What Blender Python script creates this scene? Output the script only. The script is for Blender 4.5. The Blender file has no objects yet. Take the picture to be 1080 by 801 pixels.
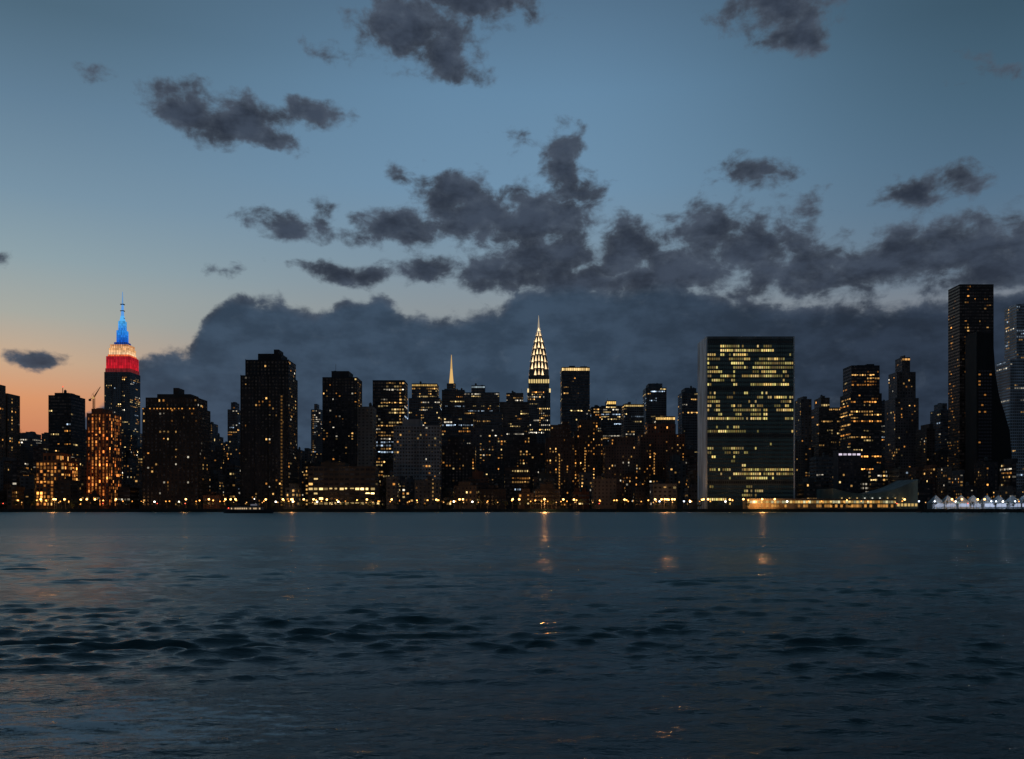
import bpy, math, random
import numpy as np
from mathutils import Vector, noise as mnoise

R = random.Random(11)
F, CX, HZ, CZ = 900.0, 540.0, 535.5, 4.0      # focal scale, axis, horizon, eye height (survey of the skyline)
def gx(px, D): return (px-CX)/F*D
def gz(py, D): return CZ+(HZ-py)/F*D
def lin(c):
    o=[]
    for v in c:
        v/=255.0
        o.append(v/12.92 if v<=0.04045 else ((v+0.055)/1.055)**2.4)
    return o
def col4(c): l=lin(c); return (l[0],l[1],l[2],1)
scene=bpy.context.scene
scene.view_settings.view_transform='Standard'
scene.view_settings.look='None'
scene.view_settings.exposure=0
GZ=2.6

# ------------------------------------------------------------------ materials
def newmat(n):
    m=bpy.data.materials.new(n); m.use_nodes=True
    m.node_tree.nodes.clear(); return m, m.node_tree.nodes, m.node_tree.links
def mat_attr_wall():
    m,N,L=newmat("facade_wall")
    o=N.new('ShaderNodeOutputMaterial'); p=N.new('ShaderNodeBsdfPrincipled'); a=N.new('ShaderNodeAttribute'); a.attribute_name='glow'
    tc=N.new('ShaderNodeTexCoord'); mp=N.new('ShaderNodeMapping'); mp.inputs['Scale'].default_value=(0.12,0.12,0.03)
    no=N.new('ShaderNodeTexNoise'); no.inputs['Scale'].default_value=1; no.inputs['Detail'].default_value=4
    mr=N.new('ShaderNodeMapRange'); mr.inputs['From Min'].default_value=.3; mr.inputs['From Max'].default_value=.7; mr.inputs['To Min'].default_value=.55; mr.inputs['To Max'].default_value=1.4
    mx=N.new('ShaderNodeVectorMath'); mx.operation='SCALE'
    L.new(tc.outputs['Object'],mp.inputs[0]); L.new(mp.outputs[0],no.inputs['Vector']); L.new(no.outputs[0],mr.inputs[0])
    L.new(a.outputs['Color'],mx.inputs[0]); L.new(mr.outputs[0],mx.inputs['Scale']); L.new(mx.outputs[0],p.inputs['Base Color'])
    p.inputs['Roughness'].default_value=.75
    L.new(p.outputs[0],o.inputs[0]); return m
def mat_window():
    m,N,L=newmat("window_glass")
    o=N.new('ShaderNodeOutputMaterial'); p=N.new('ShaderNodeBsdfPrincipled'); a=N.new('ShaderNodeAttribute'); a.attribute_name='glow'
    p.inputs['Base Color'].default_value=(.012,.015,.02,1); p.inputs['Roughness'].default_value=.2
    L.new(a.outputs['Color'],p.inputs['Emission Color']); p.inputs['Emission Strength'].default_value=1
    L.new(p.outputs[0],o.inputs[0]); m.cycles.emission_sampling='NONE'; return m
def mat_plain(n,c,rough=.8,sc=1.0,var=.35,metal=0):
    m,N,L=newmat(n)
    o=N.new('ShaderNodeOutputMaterial'); p=N.new('ShaderNodeBsdfPrincipled')
    no=N.new('ShaderNodeTexNoise'); no.inputs['Scale'].default_value=sc; no.inputs['Detail'].default_value=4
    tc=N.new('ShaderNodeTexCoord'); L.new(tc.outputs['Object'],no.inputs['Vector'])
    r=N.new('ShaderNodeValToRGB'); r.color_ramp.elements[0].position=.3; r.color_ramp.elements[1].position=.7
    r.color_ramp.elements[0].color=tuple(v*(1-var) for v in c)+(1,); r.color_ramp.elements[1].color=tuple(v*(1+var) for v in c)+(1,)
    L.new(no.outputs[0],r.inputs[0]); L.new(r.outputs[0],p.inputs['Base Color'])
    p.inputs['Roughness'].default_value=rough; p.inputs['Metallic'].default_value=metal
    L.new(p.outputs[0],o.inputs[0]); return m
WALL=mat_attr_wall(); WIN=mat_window()
ROOF=mat_plain("roofing",(.05,.05,.055),sc=.2)
METAL=mat_plain("painted_metal",(.06,.06,.06),.5,2)
GLOWMAT=newmat("lamp_and_floodlit_glow")[0]  # emission for lamps, and for floodlit surfaces painted as glow
def setup_glow():
    N=GLOWMAT.node_tree.nodes; L=GLOWMAT.node_tree.links
    o=N.new('ShaderNodeOutputMaterial'); e=N.new('ShaderNodeEmission'); a=N.new('ShaderNodeAttribute'); a.attribute_name='glow'
    L.new(a.outputs['Color'],e.inputs[0]); e.inputs[1].default_value=1; L.new(e.outputs[0],o.inputs[0])
    GLOWMAT.cycles.emission_sampling='NONE'
setup_glow()
MATS=[WALL,WIN,ROOF,METAL,GLOWMAT]

class MB:
    def __init__(s): s.v=[];s.f=[];s.m=[];s.c=[]
    def poly(s,pts,m=0,c=(.05,.05,.05)):
        i=len(s.v); s.v.extend(pts); s.f.append(tuple(range(i,i+len(pts)))); s.m.append(m); s.c.append(c)
    def box(s,x0,x1,y0,y1,z0,z1,m=0,c=(.05,.05,.05),mt=None):
        P=[(x0,y0,z0),(x1,y0,z0),(x1,y1,z0),(x0,y1,z0),(x0,y0,z1),(x1,y0,z1),(x1,y1,z1),(x0,y1,z1)]
        i=len(s.v); s.v.extend(P)
        for q in ((0,1,5,4),(1,2,6,5),(2,3,7,6),(3,0,4,7),(4,5,6,7),(3,2,1,0)):
            s.f.append(tuple(i+k for k in q)); s.m.append(m if q!=(4,5,6,7) or mt is None else mt); s.c.append(c)
    def frustum(s,cx,cy,z0,z1,a0,b0,a1,b1,m=0,c=(.05,.05,.05)):
        i=len(s.v)
        for (a,b,z) in ((a0,b0,z0),(a1,b1,z1)):
            s.v.extend([(cx-a,cy-b,z),(cx+a,cy-b,z),(cx+a,cy+b,z),(cx-a,cy+b,z)])
        for q in ((0,1,5,4),(1,2,6,5),(2,3,7,6),(3,0,4,7),(4,5,6,7),(3,2,1,0)):
            s.f.append(tuple(i+k for k in q)); s.m.append(m); s.c.append(c)
    def cyl(s,cx,cy,z0,z1,r0,r1,n=8,m=3,c=(.05,.05,.05)):
        i=len(s.v)
        for (r,z) in ((r0,z0),(r1,z1)):
            for k in range(n):
                a=2*math.pi*k/n; s.v.append((cx+r*math.cos(a),cy+r*math.sin(a),z))
        for k in range(n):
            s.f.append((i+k,i+(k+1)%n,i+n+(k+1)%n,i+n+k)); s.m.append(m); s.c.append(c)
        s.f.append(tuple(i+n+k for k in range(n))); s.m.append(m); s.c.append(c)
    def strut(s,a,b,r,m=3,c=(.05,.05,.05)):
        a=Vector(a);b=Vector(b);d=(b-a).normalized(); u=d.orthogonal().normalized(); w=d.cross(u)
        i=len(s.v)
        for p in (a,b):
            for k in range(4):
                t=math.pi/2*k; s.v.append(tuple(p+u*r*math.cos(t)+w*r*math.sin(t)))
        for k in range(4):
            s.f.append((i+k,i+(k+1)%4,i+4+(k+1)%4,i+4+k)); s.m.append(m); s.c.append(c)
    def make(s,name,mats=MATS):
        me=bpy.data.meshes.new(name); me.from_pydata(s.v,[],s.f)
        for m in mats: me.materials.append(m)
        me.polygons.foreach_set('material_index',s.m)
        at=me.color_attributes.new('glow','FLOAT_COLOR','CORNER')
        arr=[]
        for f,c in zip(s.f,s.c): arr.extend((c[0],c[1],c[2],1.0)*len(f))
        at.data.foreach_set('color',arr)
        me.update()
        o=bpy.data.objects.new(name,me); scene.collection.objects.link(o); return o

# ------------------------------------------------------------------ window patterns
ORANGE=(1.0,.40,.08); AMBER=(1.0,.54,.16); YEL=(1.0,.70,.28); PALE=(1.0,.88,.68); COOL=(.6,.78,1.0)
PAL_RES=[ORANGE]*6+[AMBER]*5+[YEL]*2+[PALE]*2
PAL_OFF=[ORANGE]+[AMBER]*3+[YEL]*3+[PALE]*2+[COOL]
def style(**k):
    d=dict(fh=3.3,bw=3.4,wf=.5,hf=.5,p=.16,pal=PAL_RES,b=.45,office=False,piers=0,ledge=0,dense=False); d.update(k); return d
def facade(mb,p0,u,W,z0,z1,n,st):
    nb=max(1,int(W/st['bw'])); bw=W/nb; nf=int((z1-z0-.8)/st['fh'])
    if nf<1: return
    fh=(z1-z0-.8)/nf; off=.09
    mx=bw*(1-st['wf'])/2; mz=fh*(1-st['hf'])/2
    stair=R.randrange(nb) if R.random()<.15 else -1
    colb=[R.random()*1.2+.3 for _ in range(nb)]
    sd=R.uniform(0,500); scale=1.0 if st['dense'] else (.62 if st['office'] else .6)
    for f in range(nf):
        if st['office']:
            r=R.random(); pf= st['p']*(.2 if r<.5 else (1.1 if r<.87 else 3.4))
        else: pf=st['p']*(.4+1.2*R.random())
        pf*=scale
        lit=False; base=R.choice(st['pal']); fb=math.exp(R.gauss(0,.35))
        for b in range(nb):
            lump=1.0 if st['dense'] else max(.08,1.0+3.2*mnoise.noise(Vector((b*.3,f*.18,sd))))
            if st['office']:
                if b==0 or R.random()<.4: lit=R.random()<pf*lump
                c=base
            else:
                lit=R.random()<pf*colb[b]*lump; c=R.choice(st['pal'])
            if b==stair: lit=R.random()<.7; c=AMBER
            if lit:
                k=st['b']*1.15*fb*min(3.4,math.exp(R.gauss(-.4,.9))); cc=(c[0]*k,c[1]*k,c[2]*k)
            else:
                k=.006*R.random()**2; cc=(k*1.2,k,k)
            s0=b*bw+mx; s1=(b+1)*bw-mx; a0=z0+f*fh+mz; a1=z0+(f+1)*fh-mz
            if lit:
                if R.random()<.4: a0+= (a1-a0)*.5*R.random()
                if R.random()<.5: s1-=(s1-s0)*.5*R.random()
            q=[(p0[0]+u[0]*t+n[0]*off,p0[1]+u[1]*t+n[1]*off,z) for t,z in ((s0,a0),(s1,a0),(s1,a1),(s0,a1))]
            mb.poly(q,1,cc)

FOOT=[]
def haze_tint(c,D):  # aerial haze painted into the wall base colour, stronger with distance
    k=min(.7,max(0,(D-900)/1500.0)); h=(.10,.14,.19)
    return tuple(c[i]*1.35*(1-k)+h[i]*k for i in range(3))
def span(x0,x1,D,dep):
    a=gx(x0,D if x0<CX else D+dep); b=gx(x1,D if x1>CX else D+dep)
    if b-a<5: b=a+5
    return a,b
def clutter(mb,a,b,y0,y1,z,c,big=True):
    w=b-a; d=y1-y0
    if w<6 or d<6: return
    t=.4
    mb.box(a-.05,b+.05,y0-.05,y0+t,z,z+1.0,0,c); mb.box(a-.05,a+t,y0+t,y1,z,z+1.0,0,c); mb.box(b-t,b+.05,y0+t,y1,z,z+1.0,0,c)
    for _ in range(R.randint(1,4)):
        bw=w*(.1+.22*R.random()); x=a+1+(w-2-bw)*R.random(); bd=d*.3; y=y0+1.5+(d-3-bd)*R.random()
        mb.box(x,x+bw,y,y+bd,z+.01,z+1.6+R.random()*(3.6 if big else 1.5),0,tuple(v*.8 for v in c))
    if R.random()<.4:
        x=a+2+(w-4)*R.random(); y=y0+d*.5
        for sx in(-1,1):
            for sy in(-1,1): mb.box(x+sx*1.1-.12,x+sx*1.1+.12,y+sy*1.1-.12,y+sy*1.1+.12,z,z+2.5,3)
        mb.cyl(x,y,z+2.5,z+5.4,1.6,1.6,9,3); mb.cyl(x,y,z+5.4,z+6.8,1.7,.1,9,3)
    if R.random()<.4:
        x=a+2+(w-4)*R.random(); mb.strut((x,y0+d*.4,z),(x,y0+d*.4,z+5+7*R.random()),.22)
def building(name,tiers,D,dep,wall,st,nudge=True,roof=True,topglow=None,redlight=False,string=None,vline=None):
    x0,x1=tiers[0][0],tiers[0][1]
    if nudge:
        for _ in range(40):
            a,b=span(x0,x1,D,dep)
            if any(a<q[1]+1 and b>q[0]-1 and D<q[3]+2 and D+dep>q[2]-2 for q in FOOT): D+=14
            else: break
    a,b=span(x0,x1,D,dep); FOOT.append((a,b,D,D+dep))
    mb=MB(); zb=GZ-1; c=haze_tint(wall,D)
    for i,(tx0,tx1,ty) in enumerate(tiers):
        a,b=span(tx0,tx1,D,dep); ins=i*dep*.08
        y0=D+ins+(.0 if i==0 else .6); y1=D+dep-ins*1.2; zt=gz(ty,D)
        if y1<y0+3: y1=y0+3
        if zt<=zb+.5: zt=zb+.5
        mb.box(a,b,y0,y1,zb,zt,0,c,2)
        if zt-zb>7:
            zs=zb+ (4 if i==0 else .6)
            facade(mb,(a,y0),(1,0),b-a,zs,zt,(0,-1),st)
            facade(mb,(a,y0),(0,1),y1-y0,zs,zt,(-1,0),st)
            facade(mb,(b,y0),(0,1),y1-y0,zs,zt,(1,0),st)
            if st['piers']:
                nb=max(1,int((b-a)/st['bw'])); bw=(b-a)/nb
                for j in range(0,nb+1,st['piers']):
                    x=a+j*bw; mb.box(x-.3,x+.3,y0-.45,y0-.001,zb,zt+.4,0,c)
            if st['ledge']:
                z=zs+st['ledge']
                while z<zt-3:
                    mb.box(a-.3,b+.3,y0-.35,y0-.002,z-.2,z+.2,0,c); z+=st['ledge']
        if i==0 and string:
            x=a+1
            while x<b-1:
                if R.random()<.85:
                    k=R.uniform(.5,1.3); mb.cyl(x,y0-.6,zt-string-.4,zt-string+.5,.5,.5,6,4,(1.0*k,.42*k,.08*k)); mb.strut((x,y0-.6,zt-string),(x,y0,zt-string),.08)
                x+=R.uniform(2.8,4.2)
        if i==0 and vline:
            xv=gx(vline,D); z=zs
            while z<zt-20:
                k=R.uniform(.35,.8); mb.poly([(xv-.5,y0-.2,z),(xv+.5,y0-.2,z),(xv+.5,y0-.2,z+1.7),(xv-.5,y0-.2,z+1.7)],4,(k,.48*k,.12*k)); z+=st['fh']
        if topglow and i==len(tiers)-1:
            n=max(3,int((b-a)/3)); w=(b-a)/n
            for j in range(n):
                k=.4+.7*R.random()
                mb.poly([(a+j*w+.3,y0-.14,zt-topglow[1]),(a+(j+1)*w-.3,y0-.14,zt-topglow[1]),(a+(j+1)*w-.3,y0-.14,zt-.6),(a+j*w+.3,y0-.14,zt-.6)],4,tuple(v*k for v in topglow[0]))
        if i==len(tiers)-1 and roof: clutter(mb,a,b,y0,y1,zt,c,zt-zb>12)
        zb=zt
    if redlight:
        x=(a+b)/2; mb.strut((x,y0+3,zb),(x,y0+3,zb+8),.2); mb.cyl(x,y0+3,zb+8,zb+9.4,.7,.5,6,4,(1.6,.15,.08))
    return mb.make(name), D

BR=(.045,.032,.028); BK=(.022,.023,.028); GR=(.075,.08,.09); BL=(.05,.06,.075); RED=(.10,.045,.03); PL=(.17,.19,.21); TAN=(.085,.065,.05)
res=lambda **k: style(**k)
off=lambda **k: style(**{**dict(office=True,pal=PAL_OFF,bw=2.6,wf=.75,hf=.45,fh=3.9,p=.2,b=.4),**k})

# ------------------------------------------------------------------ hero buildings, front row to back
building("apartment_tower",[(-30,6,403),(-30,1,400)],900,30,TAN,res(p=.16,b=.4))
building("apartment_tower",[(3,16,415)],935,24,TAN,res(p=.18,b=.4))
building("hotel_building",[(38,82,487),(44,76,479)],850,26,(.3,.10,.04),res(p=.85,b=.72,bw=3.4,fh=3.6,wf=.6,hf=.7,pal=[ORANGE,(1,.36,.08),ORANGE,AMBER],dense=True))  # dense orange windows stand in for orange floodlighting
building("office_tower",[(51,90,417),(56,86,415)],1010,34,BK,off(p=.14,b=.35),redlight=True)
building("brick_apartment_tower",[(92,128,436),(95,120,432)],880,28,(.3,.08,.035),res(p=.8,b=.52,bw=3.6,fh=3.3,wf=.42,hf=.78,pal=[(1,.38,.08),(1,.27,.05),(1,.33,.07)],piers=2,dense=True))  # lit windows made dense and orange to imitate a floodlit front
building("apartment_tower",[(150,222,430),(152,220,419),(163,212,415),(179,197,408)],830,34,BR,res(p=.16,b=.42,bw=3.7,fh=3.4,wf=.42),string=1.2)
building("apartment_tower",[(254,314,396),(258,313,379),(270,305,372),(286,296,367)],830,36,BK,res(p=.19,b=.44,bw=3.3,piers=4,wf=.45),vline=297)
building("parking_garage",[(325,400,492),(338,368,489)],826,24,TAN,off(p=.34,b=.66,bw=5,fh=4.5,pal=[AMBER,YEL,YEL],dense=True))
building("apartment_tower",[(340,382,398),(349,373,392)],1000,34,BK,res(p=.2,b=.42,ledge=13))
building("concrete_slab_building",[(377,397,430)],905,22,(.16,.16,.155),res(p=.02,b=.25))
building("office_tower",[(393,430,402)],1100,34,BK,off(p=.36,b=.44,bw=3.2,fh=4.2))
building("hospital_building",[(415,466,449),(424,446,443)],905,30,(.20,.22,.245),res(p=.14,b=.34,bw=3,fh=3.6,wf=.6,pal=PAL_RES+[COOL]))
building("office_tower",[(431,466,420),(434,463,405)],1300,36,BL,off(p=.34,b=.44),topglow=((.6,.38,.12),3))
building("office_tower",[(466,491,412)],1420,34,BK,off(p=.36,b=.44))
building("office_tower",[(490,527,414),(497,512,407)],1380,34,GR,off(p=.26,b=.42,pal=PAL_OFF+[COOL]),topglow=((.3,.38,.42),3))
building("office_tower",[(527,558,424),(534,552,415)],1330,34,TAN,off(p=.42,b=.45))
building("office_tower",[(591,622,388)],1300,38,BL,off(p=.28,b=.44,fh=4.4),topglow=((1.35,.9,.36),4.5))
building("office_tower",[(622,634,430)],1250,30,BK,off(p=.34,b=.6))
building("office_tower",[(632,661,428),(638,650,423)],1420,34,BL,off(p=.46,b=.6),topglow=((1.2,.74,.22),5))
building("office_tower",[(655,679,427)],1320,34,GR,off(p=.36,b=.5),topglow=((.8,.55,.2),3))
building("office_tower",[(678,703,409),(681,699,405)],1480,36,BL,off(p=.22,b=.36,pal=PAL_OFF+[COOL]*3))
building("office_tower",[(688,712,440)],1250,30,TAN,off(p=.55,b=.7),topglow=((1.3,.8,.25),4))
building("office_tower",[(715,738,414),(718,735,410)],1280,32,BL,off(p=.16,b=.3))
building("office_tower",[(503,530,436)],1150,30,GR,off(p=.28,b=.44))
building("office_tower",[(466,500,440)],1120,30,BL,off(p=.26,b=.44))
# tudor style brick apartment complex
building("brick_apartment_building",[(575,606,462),(580,602,449)],960,26,(.085,.05,.038),res(p=.26,b=.46,bw=3,wf=.4,pal=[ORANGE,ORANGE,AMBER],piers=3),vline=590)
building("brick_apartment_building",[(604,636,455),(609,631,444)],985,26,(.08,.048,.036),res(p=.26,b=.46,bw=3,wf=.4,pal=[ORANGE,ORANGE,AMBER],piers=3),vline=617)
building("brick_apartment_building",[(636,676,470),(642,670,462)],940,26,(.12,.075,.06),res(p=.15,b=.4,bw=3,wf=.4))
building("brick_apartment_building",[(672,722,458),(680,712,448)],975,26,(.15,.065,.042),res(p=.24,b=.42,bw=3.1,wf=.4,pal=[ORANGE,ORANGE,AMBER],piers=4),vline=690)
building("apartment_building",[(532,576,468),(540,566,460)],955,26,BK,res(p=.22,b=.48))
building("apartment_building",[(496,534,452)],1000,26,BL,res(p=.24,b=.46))
building("apartment_building",[(466,502,470),(472,490,462)],935,26,BK,res(p=.24,b=.48))
# left mid-distance
building("office_tower",[(16,46,462),(22,40,457)],1250,30,BL,off(p=.24,b=.4,pal=PAL_OFF+[COOL]))
building("office_tower",[(127,145,458),(129,139,453)],1250,26,BK,res(p=.25))
building("apartment_tower",[(240,256,432),(243,253,425)],1420,28,GR,off(p=.25,b=.4))
building("apartment_building",[(222,242,476),(226,236,470)],1150,26,BR,res(p=.24))
building("glass_tower",[(328,341,432),(331,337,426)],1560,24,GR,off(p=.3,b=.3,pal=[COOL,PALE]))
# right side
building("apartment_tower",[(837,856,421),(840,852,418)],1080,28,GR,res(p=.2,b=.38))
building("office_tower",[(855,889,430),(858,876,420)],1150,32,TAN,off(p=.24,b=.38,pal=[AMBER,ORANGE,YEL]))
building("hotel_tower",[(886,930,415),(888,929,386)],1000,32,BK,off(p=.42,b=.5,pal=[AMBER,ORANGE,YEL],fh=3.7,bw=3))
building("skyscraper",[(933,969,420),(936,967,392),(942,962,377)],1120,32,(.09,.075,.075),res(p=.12,b=.35,fh=3.8),topglow=((.8,.4,.12),3))
building("office_tower",[(918,942,425)],1240,30,GR,off(p=.2,b=.35))
building("apartment_building",[(966,986,452),(970,982,447)],1060,28,BR,res(p=.2))
building("office_tower",[(981,1003,432),(984,1000,426)],1180,30,BL,off(p=.18,b=.35))
building("residential_skyscraper",[(1000,1048,300)],985,26,(.03,.022,.02),style(fh=3.6,bw=2.8,wf=.8,hf=.42,p=.18,b=.2,pal=[ORANGE,AMBER,ORANGE]),roof=False)
building("glass_tower",[(1050,1100,379),(1058,1100,321)],1120,34,(.34,.42,.5),off(p=.2,b=.3,pal=[AMBER,COOL,PALE]))

# concave black tower flaring towards its base
mb=MB(); D=955; dep=24
prof=[(1030,350),(1047,352),(1050,395),(1054,418),(1060,437),(1065,455),(1067,480),(1068,537),(1030,537)]
fr=[(gx(a,D),D,gz(b,D)) for a,b in prof]; bk=[(p[0],D+dep,p[2]) for p in fr]
mb.poly(fr,0,(.012,.012,.014)); mb.poly(bk[::-1],0,(.012,.012,.014))
for i in range(len(fr)):
    j=(i+1)%len(fr); mb.poly([fr[i],fr[j],bk[j],bk[i]],0,(.012,.012,.014))
for f in range(40):
    z=GZ+5+f*3.8
    for b in range(9):
        x=gx(1032,D)+b*3.1
        c=tuple(v*.3 for v in ORANGE) if R.random()<.07 else (.002,.002,.003)
        if x<gx(1046,D)-2.2 and z<gz(360,D): mb.poly([(x,D-.1,z),(x+2.2,D-.1,z),(x+2.2,D-.1,z+1.7),(x,D-.1,z+1.7)],1,c)
mb.make("flared_black_tower")

# ------------------------------------------------------------------ UN secretariat slab
D=790; dep=36
a=gx(746,D); b=gx(837,D); zt=gz(355,D); z0=GZ-1
mb=MB(); marble=(.62,.72,.8); glass=(.06,.10,.115)
mb.box(a,b,D+.6,D+dep-.6,z0,zt-1,0,glass,2)
mb.box(a-1.2,a-.002,D,D+dep,z0,zt,0,marble); mb.box(b+.002,b+1.2,D,D+dep,z0,zt,0,marble)
mb.box(a,b,D,D+.598,zt-2.2,zt,0,(.14,.17,.19)); mb.box(a,b,D+dep-.59,D+dep,zt-2.2,zt,0,(.08,.1,.11))
nf=39; fh=(zt-3-(GZ+3))/nf; nb=40; bw=(b-a)/nb
for f in range(nf):
    zz=GZ+3+f*fh
    mb.box(a,b,D+.25,D+.597,zz-.35,zz+.35,0,(.09,.13,.145))
    mech = f in (5,16,27,38)
    dens= .0 if mech else R.choice([.08,.2,.35,.5,.62,.8])
    if f in(14,15): dens=.06
    lit=False; k=.5
    for j in range(nb):
        if j==0 or R.random()<.5:
            lump=max(.1,1+2.0*mnoise.noise(Vector((j*.14,f*.2,7.7)))+.25*(1-2*j/nb))
            lit=R.random()<dens*lump; k=.12+1.0*R.random()**1.8
        k2=k*R.uniform(.7,1.25)
        c0=R.choice([(.95,.78,.24),(.9,.76,.26),YEL,(1,.66,.2)])
        c=tuple(v*k2*.95 for v in c0) if lit else ((.004,.008,.009) if not mech else (.001,.001,.001))
        x=a+j*bw
        mb.poly([(x+.3,D+.5,zz+.9),(x+bw-.3,D+.5,zz+.9),(x+bw-.3,D+.5,zz+fh-.9),(x+.3,D+.5,zz+fh-.9)],1,c)
for j in range(0,nb+1):
    x=a+j*bw; mb.box(max(a+.01,x-.12),min(b-.01,x+.12),D+.1,D+.24,z0,zt-2.2,0,(.09,.115,.12))
for k in range(5): mb.box(a+8+k*15,a+17+k*15,D+8,D+18,zt-1,zt+.8+.6*(k%2),0,(.05,.06,.07))
mb.make("united_nations_secretariat_building"); FOOT.append((a-2,b+2,D,D+dep))

# assembly hall with swooping roof
mb=MB(); D=770; x0=gx(862,D+40); x1=gx(968,D)
n=24; hall=(.15,.2,.18)
def rz(t): return 12.0+15*(t-.45)**2*2.2+5*t
for i in range(n):
    t0=i/n; t1=(i+1)/n; xa=x0+(x1-x0)*t0; xb=x0+(x1-x0)*t1
    mb.poly([(xa,D,GZ-1),(xb,D,GZ-1),(xb,D,GZ+rz(t1)),(xa,D,GZ+rz(t0))],0,hall)
    mb.poly([(xa,D,GZ+rz(t0)),(xb,D,GZ+rz(t1)),(xb,D+42,GZ+rz(t1)),(xa,D+42,GZ+rz(t0))],0,(.16,.2,.19))
    mb.poly([(xb,D+42,GZ-1),(xa,D+42,GZ-1),(xa,D+42,GZ+rz(t0)),(xb,D+42,GZ+rz(t1))],0,hall)
    k=.25+.45*R.random()
    mb.poly([(xa+.5,D-.1,GZ+2.5),(xb-.5,D-.1,GZ+2.5),(xb-.5,D-.1,GZ+5),(xa+.5,D-.1,GZ+5)],1,tuple(v*k for v in (1,.66,.22)))
mb.poly([(x0,D,GZ-1),(x0,D+42,GZ-1),(x0,D+42,GZ+rz(0)),(x0,D,GZ+rz(0))],0,hall)
mb.poly([(x1,D,GZ-1),(x1,D+42,GZ-1),(x1,D+42,GZ+rz(1)),(x1,D,GZ+rz(1))],0,hall)
for i in range(9): 
    xx=x0+(x1-x0)*(.1+.09*i); mb.cyl(xx,D-.7,GZ+9,GZ+10.2,.6,.6,6,4,(1.0,.95,.8) if 2<i<6 else (.8,.5,.18))
    mb.strut((xx,D-.7,GZ+9.5),(xx,D,GZ+9.5),.1)
mb.make("general_assembly_hall")
# lit rooftop block behind the hall
mb=MB(); D=830; xa=gx(884,D); xb=gx(908,D)
mb.box(xa,xb,D,D+14,GZ-1,gz(475,D),0,(.05,.05,.06),2)
for i in range(5):
    w=(xb-xa)/5; q=R.uniform(.6,1.5); mb.poly([(xa+i*w+.6,D-.1,gz(480.5,D)),(xa+(i+1)*w-.6,D-.1,gz(480.5,D)),(xa+(i+1)*w-.6,D-.1,gz(478.5,D)),(xa+i*w+.6,D-.1,gz(478.5,D))],4,(.8*q,.7*q,.85*q))
facade(mb,(xa,D),(1,0),xb-xa,GZ+3,gz(483,D),(0,-1),res(p=.3,b=.5))
mb.make("office_building"); FOOT.append((xa,xb,D,D+14))
# conference block along the river
mb=MB(); D=752; xa=gx(788,D); xb=gx(945,D)
mb.box(xa,xb,D,D+15,GZ-1,GZ+8.5,0,(.28,.22,.13),2)
mb.box(xa-1,xb+1,D-1,D+16,GZ+8.5,GZ+9.3,0,(.2,.2,.18))
nb=56; w=(xb-xa)/nb
for j in range(nb):
    k=.2+.9*R.random()**1.5
    mb.poly([(xa+j*w+.15,D-.1,GZ+5.2),(xa+(j+1)*w-.15,D-.1,GZ+5.2),(xa+(j+1)*w-.15,D-.1,GZ+7.4),(xa+j*w+.15,D-.1,GZ+7.4)],1,tuple(v*k for v in (R.choice([(.95,.62,.2),(.8,.72,.4),(1,.5,.12)]))))
    if R.random()<.5:
        k=.15+.5*R.random(); mb.poly([(xa+j*w+.15,D-.1,GZ+1.6),(xa+(j+1)*w-.15,D-.1,GZ+1.6),(xa+(j+1)*w-.15,D-.1,GZ+4),(xa+j*w+.15,D-.1,GZ+4)],1,tuple(v*k for v in (1,.45,.1)))
mb.make("conference_building")
FOOT.append((gx(780,750),gx(970,800),750,815))

# peaked event tents
for i in range(8):
    mb=MB(); x=gx(988+i*13.5,775); D=772+ (i%2)*1.5; c=(.55,.66,.8)
    w=5.2
    mb.box(x-w,x+w,D,D+10,GZ,GZ+5.6,0,c)
    mb.frustum(x,D+5,GZ+5.6,GZ+12.5,w+.3,5.3,.3,.3,0,(.7,.8,.9))
    k=R.uniform(.8,1.9)
    mb.poly([(x-w+.6,D-.08,GZ+2),(x+w-.6,D-.08,GZ+2),(x+w-.6,D-.08,GZ+5),(x-w+.6,D-.08,GZ+5)],1,(.24*k,.28*k,.38*k))  # tent front made to glow, its lit look put into emission
    mb.strut((x,D+5,GZ+12.4),(x,D+5,GZ+14.5),.08)
    mb.make("event_tent")
FOOT.append((gx(980,770),gx(1100,790),765,792))

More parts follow.
